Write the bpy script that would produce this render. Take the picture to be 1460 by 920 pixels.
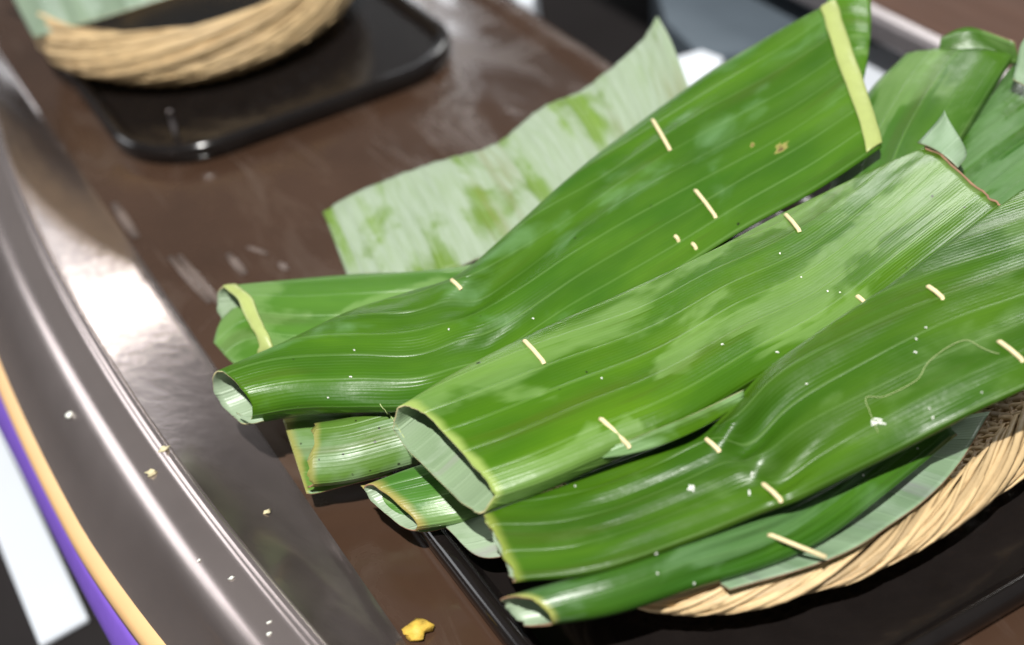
import bpy, bmesh, math, random
from mathutils import Vector, Matrix, noise
from mathutils.bvhtree import BVHTree
random.seed(7)
S = bpy.context.scene
COL = S.collection
for o in list(bpy.data.objects):
    bpy.data.objects.remove(o)

# ------------------------------------------------------------------ camera
# world axes: X runs across the table, Y along its long edge, Z up, metres
F_PX = 2077.52
ROT = ((0.86197918, 0.37619585, -0.33980668),
       (-0.49573351, 0.48533351, -0.72020808),
       (-0.10601972, 0.78925793, 0.60484026))
EYE = Vector((-0.29902988, -0.63378311, 0.59225943))
cam_d = bpy.data.cameras.new('camera')
cam = bpy.data.objects.new('camera', cam_d)
COL.objects.link(cam)
cam.matrix_world = Matrix.Translation(EYE) @ Matrix(ROT).to_4x4()
cam_d.sensor_width = 36.0
cam_d.lens = F_PX / 1460.0 * 36.0
cam_d.clip_start = 0.02
cam_d.clip_end = 60
cam_d.dof.use_dof = True
cam_d.dof.focus_distance = 0.81
cam_d.dof.aperture_fstop = 3.3
S.camera = cam

# ------------------------------------------------------------------ light
W = bpy.data.worlds.new('World')
S.world = W
W.use_nodes = True
bg = W.node_tree.nodes['Background']
bg.inputs[0].default_value = (0.93, 0.97, 1.0, 1)
bg.inputs[1].default_value = 0.16

def lamp(name, kind, loc, target, energy, col=(1, 1, 1), **kw):
    d = bpy.data.lights.new(name, kind)
    d.energy = energy
    d.color = col
    for k, v in kw.items():
        setattr(d, k, v)
    o = bpy.data.objects.new(name, d)
    COL.objects.link(o)
    o.location = loc
    o.rotation_euler = (Vector(target) - Vector(loc)).to_track_quat('-Z', 'Y').to_euler()
    return o
# hard key from high above and behind the camera
lamp('key_lamp', 'SPOT', (-0.80, -1.25, 2.75), (0.06, 0.1, 0), 640, (1.0, 0.985, 0.95),
     spot_size=math.radians(60), spot_blend=0.3, shadow_soft_size=0.035)
# unseen panel added for the sheen on the metal rim
lamp('rim_sheen_panel', 'AREA', (1.45, 3.45, 0.72), (-0.2, 0.3, 0.02), 7.5, (0.93, 0.96, 1.0),
     shape='RECTANGLE', size=1.05, size_y=0.55)
# unseen left panel added for the long highlight on the rim's outer edge
lamp('rim_edge_panel', 'AREA', (-2.15, 2.35, 0.95), (-0.2, 0.0, 0.0), 22, (0.95, 0.97, 1.0),
     shape='RECTANGLE', size=1.3, size_y=1.3)
# out-of-view lamp added to put the hot spot on the rim's inner slope
lamp('hot_spot_lamp', 'POINT', (1.178, 2.543, 0.784), (0, 0, 0), 4.0, (1.0, 0.98, 0.94), shadow_soft_size=0.045)
# higher unseen panel added to give the upper parcels a pale sheen
lamp('leaf_sheen_panel', 'AREA', (2.25, 1.75, 1.75), (0.2, -0.05, 0.1), 38, (1.0, 1.0, 0.97),
     shape='RECTANGLE', size=0.95, size_y=0.9)
S.view_settings.view_transform = 'Standard'
S.view_settings.look = 'None'
S.view_settings.exposure = 0.0
S.view_settings.gamma = 1.0
S.view_settings.use_curve_mapping = False
S.render.engine = 'CYCLES'

# ------------------------------------------------------------------ helpers
RM = Matrix(ROT)
def ray(px, py):
    return (RM @ Vector((px - 730.0, 460.0 - py, -F_PX))).normalized()
def P(px, py, z):
    d = ray(px, py)
    return EYE + d * ((z - EYE.z) / d.z)

def cr(pts, t):
    """Catmull-Rom through a list of tuples/Vectors, t in 0..1"""
    n = len(pts) - 1
    x = min(max(t, 0), 1) * n
    i = min(int(x), n - 1)
    f = x - i
    g = lambda k: Vector(pts[min(max(k, 0), n)])
    p0, p1, p2, p3 = g(i - 1), g(i), g(i + 1), g(i + 2)
    if i == 0: p0 = p1 * 2 - p2
    if i == n - 1: p3 = p2 * 2 - p1
    return 0.5 * ((2 * p1) + (p2 - p0) * f + (2 * p0 - 5 * p1 + 4 * p2 - p3) * f * f
                  + (3 * p1 - p0 - 3 * p2 + p3) * f ** 3)

def tag(o, label=None, cat=None, group=None, kind=None):
    if label: o['label'] = label
    if cat: o['category'] = cat
    if group: o['group'] = group
    if kind: o['kind'] = kind
    return o
def thing(name, label, cat, loc, group=None):
    o = bpy.data.objects.new(name, None)
    o.empty_display_size = 0.02
    COL.objects.link(o)
    o.location = loc
    return tag(o, label, cat, group)

def mesh_obj(name, verts, faces, mats, parent=None, uvs=None, smooth=True, midx=None):
    off = Vector(parent.location) if parent else Vector((0, 0, 0))
    q = parent
    while q is not None and q.parent is not None:
        q = q.parent
        off = off + Vector(q.location)
    me = bpy.data.meshes.new(name)
    me.from_pydata([tuple(Vector(v) - off) for v in verts], [], faces)
    if not isinstance(mats, (list, tuple)): mats = [mats]
    for m in mats: me.materials.append(m)
    if uvs is not None:
        l = me.uv_layers.new(name='UVMap')
        for poly in me.polygons:
            for li, k in zip(poly.loop_indices, range(len(poly.loop_indices))):
                l.data[li].uv = uvs[poly.index][k]
    if smooth:
        for p_ in me.polygons: p_.use_smooth = True
    if midx:
        for p_, m in zip(me.polygons, midx): p_.material_index = m
    me.update()
    o = bpy.data.objects.new(name, me)
    COL.objects.link(o)
    o.parent = parent
    return o

def grid_faces(nu, nv, wrap=False):
    f = []
    for i in range(nu - 1):
        for j in range(nv if wrap else nv - 1):
            j2 = (j + 1) % nv
            f.append((i * nv + j, (i + 1) * nv + j, (i + 1) * nv + j2, i * nv + j2))
    return f

def tube(path, rad, sides=6, flat=None, up=None, cap=True):
    """tube along a list of points; rad number or function(t); flat = (width, thick) scale pair"""
    v, f = [], []
    n = len(path)
    for i in range(n):
        a = path[max(i - 1, 0)]; b = path[min(i + 1, n - 1)]
        t = (b - a).normalized()
        u = up[i] if up else Vector((0, 0, 1))
        s = t.cross(u)
        if s.length < 1e-5: s = t.cross(Vector((1, 0, 0)))
        s.normalize(); w = s.cross(t).normalized()
        r = rad(i / (n - 1)) if callable(rad) else rad
        fx, fy = flat or (1, 1)
        for k in range(sides):
            an = 2 * math.pi * k / sides
            v.append(path[i] + s * (math.cos(an) * r * fx) + w * (math.sin(an) * r * fy))
    f = grid_faces(n, sides, True)
    if cap:
        f.append(tuple(range(sides - 1, -1, -1)) [::-1])
        f.append(tuple((n - 1) * sides + k for k in range(sides)))
    return v, f

# ------------------------------------------------------------------ materials
class NT:
    def __init__(self, name):
        self.m = bpy.data.materials.new(name)
        self.m.use_nodes = True
        self.t = self.m.node_tree
        self.t.nodes.clear()
        self.out = self.t.nodes.new('ShaderNodeOutputMaterial')
    def n(self, typ, ins=None, **kw):
        nd = self.t.nodes.new(typ)
        for k, v in kw.items(): setattr(nd, k, v)
        for k, v in (ins or {}).items():
            if hasattr(v, 'is_linked') or isinstance(v, bpy.types.NodeSocket): self.t.links.new(v, nd.inputs[k])
            else: nd.inputs[k].default_value = v
        return nd
    def math(self, op, a, b=0.0, c=None):
        d = {0: a, 1: b}
        if c is not None: d[2] = c
        return self.n('ShaderNodeMath', d, operation=op).outputs[0]
    def mix(self, fac, a, b):
        nd = self.n('ShaderNodeMix', data_type='RGBA')
        for s, v in ((nd.inputs[0], fac), (nd.inputs[6], a), (nd.inputs[7], b)):
            if isinstance(v, bpy.types.NodeSocket): self.t.links.new(v, s)
            else: s.default_value = (*v, 1) if isinstance(v, tuple) and len(v) == 3 else v
        return nd.outputs[2]
    def ramp(self, v, a, b):
        return self.n('ShaderNodeMapRange', {0: v, 1: a, 2: b}, interpolation_type='SMOOTHSTEP').outputs[0]
    def noise(self, vec, scale, detail=3, rough=0.5, dist=0.0):
        return self.n('ShaderNodeTexNoise', {'Vector': vec, 'Scale': scale, 'Detail': detail,
                      'Roughness': rough, 'Distortion': dist}).outputs[0]
    def done(self, sh):
        self.t.links.new(sh, self.out.inputs[0])
        return self.m

def simple(name, col, rough=0.5, metal=0.0, var=0.25, scale=60, bump=0.0, coat=0.0, coat_r=0.05, stretch=(1, 1, 1), objrand=0.0, spec=0.5):
    t = NT(name)
    co = t.n('ShaderNodeTexCoord').outputs['Object']
    mp = t.n('ShaderNodeMapping', {'Vector': co, 'Scale': stretch}).outputs[0]
    nz = t.noise(mp, scale, 5, 0.6)
    c = t.mix(nz, tuple(x * (1 - var) for x in col), tuple(min(1, x * (1 + var)) for x in col))
    if objrand:
        r = t.n('ShaderNodeObjectInfo').outputs['Random']
        c = t.mix(t.math('MULTIPLY', r, objrand), c, tuple(x * 0.45 for x in col))
    rr = t.math('ADD', t.math('MULTIPLY', t.noise(mp, scale * 2.3, 4), 0.25 * rough), rough * 0.87)
    b = t.n('ShaderNodeBsdfPrincipled', {'Base Color': c, 'Roughness': rr, 'Metallic': metal,
            'Coat Weight': coat, 'Coat Roughness': coat_r, 'Specular IOR Level': spec})
    if bump:
        bp = t.n('ShaderNodeBump', {'Height': t.noise(mp, scale * 3, 5), 'Strength': 0.6, 'Distance': bump})
        t.t.links.new(bp.outputs[0], b.inputs['Normal'])
    return t.done(b.outputs[0])

def leaf_mat(name, g1, g2, pale, wax=0.5, seed=0.0, period=0.017, rough=0.3, wax_op=0.6, spots=0.0,
             tip=None, tip_end=None, waxscale=1.0, vein=0.42, trans=0.12, wax_rough=0.33, bumpd=0.0007, wax_soft=0.09, blots=(), spot_scale=150):
    """leaf blade; UV in metres, U along the lateral veins, V across them"""
    t = NT(name)
    uv = t.n('ShaderNodeUVMap', uv_map='UVMap').outputs[0]
    sep = t.n('ShaderNodeSeparateXYZ', {0: uv})
    u, v = sep.outputs[0], sep.outputs[1]
    sh = t.n('ShaderNodeVectorMath', {0: uv, 1: (seed * 0.73 + 3.1, seed * 1.31 + 1.7, seed)}, operation='ADD').outputs[0]
    def scl(x, y, z=1.0): return t.n('ShaderNodeVectorMath', {0: sh, 1: (x, y, z)}, operation='MULTIPLY').outputs[0]
    wob = t.noise(scl(5, 60), 1.0, 2)
    v2 = t.math('ADD', v, t.math('MULTIPLY', wob, 0.0035))
    ph = t.math('MULTIPLY', v2, 2 * math.pi / period)
    s = t.math('SINE', ph)
    line = t.ramp(s, 0.93, 1.0)
    seg = t.ramp(t.noise(scl(10, 30), 1.0, 2), 0.38, 0.62)
    line = t.math('MULTIPLY', line, t.math('ADD', t.math('MULTIPLY', seg, 0.45), 0.55))
    fine = t.noise(scl(9, 700), 1.0, 3, 0.6)
    s2 = t.math('SINE', t.math('ADD', t.math('MULTIPLY', ph, 0.5), t.math('MULTIPLY', wob, 3.0)))
    big = t.noise(scl(9, 22), 1.0, 3, 0.55)
    c = t.mix(t.ramp(big, 0.32, 0.68), g1, g2)
    c = t.mix(t.math('MULTIPLY', t.math('ADD', s2, 1.0), 0.16), c, tuple(x * 0.6 for x in g1))
    c = t.mix(t.math('MULTIPLY', fine, 0.32), c, tuple(x * 0.62 for x in g1))
    s3 = t.math('SINE', t.math('ADD', t.math('MULTIPLY', ph, 8.0), t.math('MULTIPLY', fine, 2.5)))
    c = t.mix(t.math('MULTIPLY', t.math('ADD', s3, 1.0), 0.05), c, tuple(x * 0.55 for x in g1))
    lc = tuple(min(1, x * 1.15 + 0.07) for x in g2)
    c = t.mix(t.math('MULTIPLY', line, vein), c, lc)
    # waxy bloom, rubbed off in patches
    band = t.math('FLOOR', t.math('DIVIDE', v2, period))
    bw = t.n('ShaderNodeTexWhiteNoise', {'W': t.math('ADD', band, seed * 0.37)}, noise_dimensions='1D').outputs[0]
    wn = t.noise(scl(13 * waxscale, 21 * waxscale), 1.0, 4, 0.5, 0.35)
    wn = t.math('ADD', wn, t.math('MULTIPLY', t.math('SUBTRACT', bw, 0.5), 0.13))
    c = t.mix(t.math('MULTIPLY', bw, 0.36), c, tuple(x * 0.55 for x in g1))
    wm = t.ramp(wn, 0.61 - 0.3 * wax, 0.61 + wax_soft - 0.3 * wax)
    wf = t.noise(scl(40, 300), 1.0, 3)
    wx = t.math('MULTIPLY', wm, t.math('ADD', t.math('MULTIPLY', wf, 0.7), 0.55))
    c = t.mix(t.math('MULTIPLY', wx, wax_op), c, pale)
    # bruised olive streaks along the veins
    br_ = t.ramp(t.noise(scl(5, 55), 1.0, 3, 0.6), 0.56, 0.72)
    c = t.mix(t.math('MULTIPLY', br_, 0.45), c, (g1[0] * 1.25, g1[1] * 0.66, g1[2] * 1.5))
    # little dark flecks
    if spots:
        vo = t.n('ShaderNodeTexVoronoi', {'Vector': scl(spot_scale, spot_scale), 'Scale': 1.0, 'Randomness': 1.0})
        d = t.ramp(vo.outputs['Distance'], 0.24, 0.14)
        k = t.ramp(t.n('ShaderNodeSeparateXYZ', {0: vo.outputs['Color']}).outputs[0], 1.0 - spots, 1.0 - spots + 0.02)
        c = t.mix(t.math('MULTIPLY', t.math('MULTIPLY', d, k), 0.85), c, (0.012, 0.010, 0.006))
    for bu, bv, br in blots:      # dead brown blemishes with a yellow halo
        dv = t.n('ShaderNodeVectorMath', {0: uv, 1: (bu, bv, 0)}, operation='DISTANCE').outputs['Value']
        dv = t.math('ADD', dv, t.math('MULTIPLY', t.math('SUBTRACT', t.noise(scl(260, 320), 1.0, 3), 0.5), br * 2.2))
        c = t.mix(t.math('MULTIPLY', t.ramp(dv, br, br * 0.5), 0.7), c, (0.45, 0.38, 0.12))
        c = t.mix(t.math('MULTIPLY', t.ramp(dv, br * 0.45, br * 0.1), 0.8), c, (0.10, 0.05, 0.03))
    if tip:
        a, b_, tc = tip
        j = t.math('ADD', u, t.math('MULTIPLY', t.math('SUBTRACT', wob, 0.5), 0.006))
        c = t.mix(t.ramp(j, b_, a), c, tc)
    ro = t.math('ADD', t.math('MULTIPLY', wx, wax_rough - rough), rough)
    ro = t.math('ADD', ro, t.math('MULTIPLY', t.math('SUBTRACT', fine, 0.5), 0.05))
    h = t.math('ADD', t.math('MULTIPLY', s, 0.35), t.math('MULTIPLY', line, 0.5))
    h = t.math('ADD', h, t.math('MULTIPLY', fine, 0.26))
    h = t.math('ADD', h, t.math('MULTIPLY', t.noise(scl(55, 75), 1.0, 4), 0.9))
    h = t.math('ADD', h, t.math('MULTIPLY', s3, 0.05))
    bp = t.n('ShaderNodeBump', {'Height': h, 'Strength': 0.8, 'Distance': bumpd})
    b = t.n('ShaderNodeBsdfPrincipled', {'Base Color': c, 'Roughness': ro, 'Normal': bp.outputs[0],
            'Specular IOR Level': 0.45})
    tr = t.n('ShaderNodeBsdfTranslucent', {'Color': c})
    mx = t.n('ShaderNodeMixShader', {0: trans, 1: b.outputs[0], 2: tr.outputs[0]})
    return t.done(mx.outputs[0])

YEL = (0.50, 0.60, 0.13)
PALE = (0.25, 0.40, 0.14)
def lm(name, **kw):
    a = dict(g1=(0.052, 0.160, 0.003), g2=(0.112, 0.250, 0.006), pale=PALE)
    a.update(kw)
    return leaf_mat(name, **a)
M_UNDER = leaf_mat('leaf_underside', (0.30, 0.43, 0.24), (0.38, 0.51, 0.31), (0.50, 0.61, 0.45), wax=0.6, seed=5,
                   rough=0.5, vein=0.3, wax_op=0.5, trans=0.2)
M_LINER = leaf_mat('liner_leaf', (0.25, 0.39, 0.22), (0.32, 0.46, 0.28), (0.42, 0.55, 0.40), wax=0.6, seed=11,
                   rough=0.5, vein=0.35, wax_op=0.5, trans=0.15)
M_LOOSE = leaf_mat('loose_leaf_underside', (0.17, 0.30, 0.04), (0.23, 0.37, 0.07), (0.39, 0.47, 0.36), wax=0.98, seed=2.3,
                   rough=0.5, vein=0.5, wax_op=0.90, waxscale=1.5, trans=0.15, wax_rough=0.55, period=0.010, wax_soft=0.2)
M_EDGE = simple('cut_leaf_edge', (0.55, 0.50, 0.26), 0.6, var=0.5, scale=90)
M_EDGE_BROWN = simple('dried_leaf_edge', (0.30, 0.17, 0.10), 0.7, var=0.6, scale=120)
M_RIB = simple('leaf_midrib', (0.37, 0.43, 0.14), 0.4, var=0.22, scale=70, stretch=(1, 1, 1), bump=0.0006)
M_PICK = simple('toothpick_wood', (0.80, 0.66, 0.38), 0.55, var=0.15, scale=300)
M_SPECK = simple('white_flake', (0.82, 0.84, 0.76), 0.6, var=0.1)
M_CANE = simple('cane', (0.72, 0.51, 0.27), 0.55, var=0.42, scale=60, bump=0.0008, objrand=0.75, stretch=(1, 1, 2.5))
M_CANE_D = simple('cane_weaver', (0.60, 0.40, 0.20), 0.5, var=0.3, scale=90, bump=0.0004, objrand=0.4)
def table_mat():
    t = NT('brown_lacquer')
    co = t.n('ShaderNodeTexCoord').outputs['Object']
    n1 = t.noise(co, 9, 5, 0.6)
    sm = t.noise(t.n('ShaderNodeMapping', {'Vector': co, 'Scale': (1.0, 0.35, 1.0), 'Rotation': (0, 0, 0.5)}).outputs[0], 16, 6, 0.65, 1.2)
    scr = t.ramp(t.noise(t.n('ShaderNodeMapping', {'Vector': co, 'Scale': (60, 2.5, 1), 'Rotation': (0, 0, 0.9)}).outputs[0], 3, 2), 0.66, 0.72)
    c = t.mix(n1, (0.036, 0.019, 0.012), (0.078, 0.043, 0.027))
    c = t.mix(t.math('MULTIPLY', t.ramp(sm, 0.5, 0.75), 0.35), c, (0.13, 0.095, 0.075))
    c = t.mix(t.math('MULTIPLY', scr, 0.12), c, (0.22, 0.18, 0.15))
    ro = t.math('ADD', t.math('MULTIPLY', t.ramp(sm, 0.40, 0.65), 0.26), 0.10)
    b = t.n('ShaderNodeBsdfPrincipled', {'Base Color': c, 'Roughness': ro, 'Specular IOR Level': 0.6})
    return t.done(b.outputs[0])
M_TABLE = table_mat()
M_RIM = simple('brown_metallic_rim', (0.40, 0.34, 0.325), 0.25, metal=0.8, var=0.10, scale=25)
M_TRAY = simple('black_plastic', (0.010, 0.008, 0.0075), 0.14, var=0.4, scale=40, spec=0.5)
M_PLANK = simple('brown_planks', (0.085, 0.042, 0.027), 0.75, var=0.3, scale=12, stretch=(4, 0.6, 1), spec=0.25)
M_SLOPE = simple('brown_lacquer_slope', (0.20, 0.165, 0.155), 0.16, metal=0.75, var=0.30, scale=22, bump=0.00025)
M_MARK = simple('painted_reflection', (0.15, 0.115, 0.10), 0.30, var=0.4, scale=120)  # paler colour stands for reflections on the table top
M_TAN = simple('tan_trim', (0.80, 0.50, 0.23), 0.5, var=0.08, scale=30)
M_PURPLE = simple('purple_cloth', (0.20, 0.095, 0.56), 0.8, var=0.12, scale=60, bump=0.0003)
M_PAPER = simple('white_paper', (0.72, 0.76, 0.82), 0.6, var=0.03, scale=20)
M_FLOOR = simple('dark_floor', (0.022, 0.019, 0.019), 0.9, var=0.4, scale=4, spec=0.15)
M_GREY = simple('grey_plastic', (0.10, 0.125, 0.15), 0.75, var=0.2, scale=12, spec=0.2)
M_STEEL = simple('steel_strip', (0.30, 0.27, 0.275), 0.45, metal=0.7, var=0.1, scale=30)
M_CRUMB = simple('yellow_crumb', (0.70, 0.46, 0.07), 0.6, var=0.3, scale=200, bump=0.0005)
M_CRUMB2 = simple('pale_crumb', (0.62, 0.55, 0.34), 0.6, var=0.3, scale=200)

# ------------------------------------------------------------------ setting: floor and table
FZ = -0.24
fl = mesh_obj('floor', [(-4, -4, FZ), (5, -4, FZ), (5, 6, FZ), (-4, 6, FZ)], [(0, 1, 2, 3)], M_FLOOR, smooth=False)
tag(fl, 'dark floor below the table', kind='structure')

# curved left edge of the table, one x per y (read off the ridge line)
RZ = 0.028
ridge = [P(x, y, RZ) for x, y in ((0, 205), (60, 340), (130, 480), (230, 640), (330, 770), (460, 920))]
xs = [(p.y, p.x) for p in ridge]
# least-squares parabola x = a + b y + c y^2
import numpy as np
cf = np.polyfit([a for a, b in xs], [b for a, b in xs], 2)
def xr(y): 
    return float(np.polyval(cf, min(max(y, -0.4), 0.9)))
XI = -0.150          # inner foot of the raised rim
XO = 0.286           # far long edge
Y0, Y1 = -0.75, 1.15
NY = 90
ys = [Y0 + (Y1 - Y0) * i / NY for i in range(NY + 1)]
table = thing('serving_table', 'glossy brown table with a raised metallic rim and tan edge trim', 'table', (0.05, 0.2, FZ))
def edge_loft(name, prof, mat, parent, smooth=True):
    """prof(y) -> list of (x, z)"""
    v = []
    for y in ys:
        pr = prof(y)
        for x, z in pr: v.append(Vector((x, y, z)))
    n = len(prof(0.0))
    return mesh_obj(name, v, grid_faces(len(ys), n), mat, parent, smooth=smooth)
def arc(cx, cz, r, a0, a1, n):
    return [(cx + r * math.cos(math.radians(a0 + (a1 - a0) * i / n)), cz + r * math.sin(math.radians(a0 + (a1 - a0) * i / n))) for i in range(n + 1)]
edge_loft('table_top', lambda y: [(XO + 0.0, -0.16), (XO, -0.006), (XO - 0.003, 0.0015), (XO - 0.008, 0.003), (XO - 0.022, 0.003),
          (XO - 0.027, -0.002), (XO - 0.033, -0.002), (XO - 0.037, 0.0), (0.1, 0.0), (0.0, 0.0), (-0.1, 0.0), (XI - 0.001, 0.0)], M_TABLE, table)
def tx(y):          # the outer edge swings in towards the near end
    return 0.10 * max(0.0, 0.09 - max(y, -0.12)) ** 1.35
def slope_prof(y):
    x = xr(y)
    w = XI - x
    pr = [(XI, 0.0003), (XI - 0.003, 0.0012)]
    for k in range(1, 9):       # gently hollowed inner slope
        s = k / 8
        pr.append((XI - 0.003 - (w - 0.007) * s, 0.0012 + (RZ - 0.002) * (0.9 * s + 0.1 * s * s)))
    return pr
def rim_prof(y):
    x = xr(y)
    w = XI - x
    pr = [(XI, 0.0003), (XI - 0.003, 0.0012)]
    for k in range(1, 9):       # gently hollowed inner slope
        s = k / 8
        pr.append((XI - 0.003 - (w - 0.007) * s, 0.0012 + (RZ - 0.002) * (0.9 * s + 0.1 * s * s)))
    pr += [(x + 0.0025, RZ + 0.0010), (x + 0.0008, RZ + 0.0016), (x - 0.0010, RZ + 0.0012), (x - 0.0026, RZ - 0.0012)]
    pr += [(x - 0.0045, RZ - 0.0032), (x - 0.0085, RZ - 0.0036), (x - 0.0125, RZ - 0.0034), (x - 0.0160, RZ - 0.0036)]
    pr += [(x - 0.0195, RZ - 0.0046), (x - 0.0230, RZ - 0.0066), (x - 0.0262, RZ - 0.0095), (x - 0.0292, RZ - 0.0132), (x - 0.0325, RZ - 0.0180)]
    d = tx(y)
    pr += [(x - 0.037 + d * .4, RZ - 0.024), (x - 0.044 + d * .6, RZ - 0.036), (x - 0.052 + d * .85, RZ - 0.050), (x - 0.058 + d, RZ - 0.058)]
    return pr
edge_loft('inner_slope', slope_prof, M_SLOPE, table)
edge_loft('raised_rim', lambda y: rim_prof(y)[9:], M_RIM, table)
def xt(y): return xr(y) + tx(y)
edge_loft('edge_trim', lambda y: [(xt(y) - 0.0575, RZ - 0.0575), (xt(y) - 0.064, RZ - 0.061), (xt(y) - 0.0665, RZ - 0.067),
          (xt(y) - 0.066, RZ - 0.078), (xt(y) - 0.060, RZ - 0.080)], M_TAN, table)
# reflections in the top, painted as thin pale raised strokes
def glint(p0, p1, r):
    a, b = P(*p0, 0.0), P(*p1, 0.0)
    m = (a + b) / 2
    path = [a, a.lerp(b, .33), a.lerp(b, .66), b]
    v, f = tube(path, lambda t: r * (0.6 + 0.8 * math.sin(math.pi * (0.15 + 0.7 * t))), 8, (1.0, 0.3))
    mesh_obj('reflection_streak', v, f, M_MARK, table)
for a, b, r in (((242, 366), (300, 432), 0.0022), ((255, 364), (325, 446), 0.0022), ((325, 362), (350, 392), 0.0024), ((352, 352), (382, 362), 0.0016),
                ((398, 374), (410, 386), 0.002), ((162, 290), (196, 340), 0.0030)):
    glint(a, b, r)
# wooden legs under the top keep it standing
for lx in (-0.12, 0.25):
    for ly in (-0.6, 1.0):
        v, f = tube([Vector((lx, ly, FZ)), Vector((lx, ly, -0.1)), Vector((lx, ly, -0.002))], 0.018, 10)
        mesh_obj('leg', v, f, M_TABLE, table)

# purple cloth hanging under the trim
top_c, bot_c = [], []
for y in ys:
    top_c.append(Vector((xt(y) - 0.0635, y, RZ - 0.0795)))
bp = [P(x, y, -0.095) for x, y in ((0, 612), (60, 735), (160, 920))]
cb = np.polyfit([p.y for p in bp], [p.x for p in bp], 1)
v = []
for i, y in enumerate(ys):
    a = top_c[i]; b = Vector((min(float(np.polyval(cb, y)), a.x + 0.03), y, -0.096))
    for k in range(6):
        s = k / 5
        v.append(a.lerp(b, s) + Vector((-0.004 * math.sin(math.pi * s), 0, 0)))
sk = mesh_obj('table_cloth', v, grid_faces(len(ys), 6), M_PURPLE)
m_ = sk.modifiers.new('s', 'SOLIDIFY'); m_.thickness = 0.0012
tag(sk, 'purple cloth hanging below the tan trim of the brown table', 'cloth')

# white paper lying lower down
def slab(name, poly, z, th, mat, label, cat, group=None):
    top = [P(x, y, z) for x, y in poly]
    n = len(top)
    v = top + [p - Vector((0, 0, th)) for p in top]
    f = [tuple(range(n)), tuple(range(2 * n - 1, n - 1, -1))]
    for i in range(n):
        j = (i + 1) % n
        f.append((i, i + n, j + n, j))
    o = mesh_obj(name, v, f, mat, smooth=False)
    b = o.modifiers.new('b', 'BEVEL'); b.width = min(0.002, th * 0.3); b.segments = 2
    return tag(o, label, cat, group)
slab('paper_sheet', [(8, 628), (126, 880), (56, 919), (-120, 480), (-60, 460)], FZ + 0.006, 0.006, M_PAPER, 'white sheet lying on the dark floor beside the purple cloth', 'paper')
slab('storage_crate', [(925, -60), (1210, -60), (1178, 20), (1080, 72), (1000, 80), (948, 30)], -0.05, 0.19, M_GREY, 'blue grey plastic crate on the floor behind the loose pale leaf', 'crate')
slab('paper_packet', [(952, 84), (1000, 70), (1032, 82), (1010, 128), (962, 118)], -0.03, 0.21, M_PAPER, 'white packet beside the blue grey crate', 'packet')
slab('paper_packet', [(712, -30), (765, -30), (760, 3), (738, 3)], -0.02, 0.22, M_PAPER, 'white packet behind the far edge of the brown table', 'packet')
slab('paper_packet', [(1232, 60), (1290, 70), (1320, 92), (1260, 130), (1200, 130)], -0.06, 0.18, M_PAPER, 'white packet beside the steel edged table', 'packet')

# second brown table with a steel edge strip
t2 = thing('steel_edged_table', 'brown table with a steel strip along its edge, behind the parcels', 'table', (0.9, 0.3, FZ))
def box(name, x0, x1, y0, y1, z0, z1, mat, parent, bev=0.002):
    v = [(x, y, z) for x in (x0, x1) for y in (y0, y1) for z in (z0, z1)]
    f = [(0, 1, 3, 2), (4, 6, 7, 5), (0, 4, 5, 1), (2, 3, 7, 6), (0, 2, 6, 4), (1, 5, 7, 3)]
    o = mesh_obj(name, v, f, mat, parent, smooth=False)
    b = o.modifiers.new('b', 'BEVEL'); b.width = bev; b.segments = 2
    return o
for k in range(5):
    box('plank', 0.5195 + k * 0.14, 0.5195 + k * 0.14 + 0.137, -0.3, 1.2, -0.022, 0.001 + 0.0006 * (k % 2), M_PLANK, t2, 0.003)
box('steel_strip', 0.500, 0.518, -0.3, 1.2, -0.020, 0.005, M_STEEL, t2, 0.004)
for lx in (0.56, 1.15):
    for ly in (-0.25, 1.1):
        box('leg', lx - 0.02, lx + 0.02, ly - 0.02, ly + 0.02, FZ, -0.0225, M_TABLE, t2)

# ------------------------------------------------------------------ trays
def tray(cx, cy, hx, hy, rc, label):
    t = thing('black_tray', label, 'tray', (cx, cy, 0.0), 'black trays under the baskets')
    def outline(ins, n=10):
        pts = []
        x, y, r = hx - ins, hy - ins, max(rc - ins, 0.002)
        for q, (sx, sy) in enumerate(((1, 1), (-1, 1), (-1, -1), (1, -1))):
            for k in range(n + 1):
                a = math.pi / 2 * (q + k / n)
                pts.append((cx + sx * (x - r) + r * math.cos(a), cy + sy * (y - r) + r * math.sin(a)))
        return pts
    def rings(prof, name, closed):
        v = []; n = len(outline(0))
        for ins, z in prof:
            v += [Vector((x, y, z)) for x, y in outline(ins)]
        f = grid_faces(len(prof), n, True)
        if closed: f.append(tuple((len(prof) - 1) * n + k for k in range(n)))
        return mesh_obj(name, v, f, M_TRAY, t)
    rings([(0.004, 0.0005), (0.001, 0.004), (0, 0.010), (0.0006, 0.0145), (0.003, 0.0175), (0.0065, 0.018), (0.0095, 0.0165), (0.012, 0.013), (0.016, 0.0085)], 'tray_rim', False)
    rings([(0.0155, 0.0085)], 'tray_floor', True)
    # a clear upright post inside the rim
    for sx in (-1,):
        p = Vector((cx + sx * (hx - 0.045), cy - hy + 0.045, 0.0076))
        v, f = tube([p, p + Vector((0, 0, 0.012)), p + Vector((0, 0, 0.026))], 0.0022, 8)
        mesh_obj('post', v, f, M_STEEL, t)
    return t
tray(0.042, 0.60, 0.156, 0.190, 0.075, 'black glossy tray under the basket holding a pale leaf')
tray(0.058, -0.115, 0.168, 0.185, 0.095, 'black glossy tray under the basket piled with green parcels')

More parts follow.
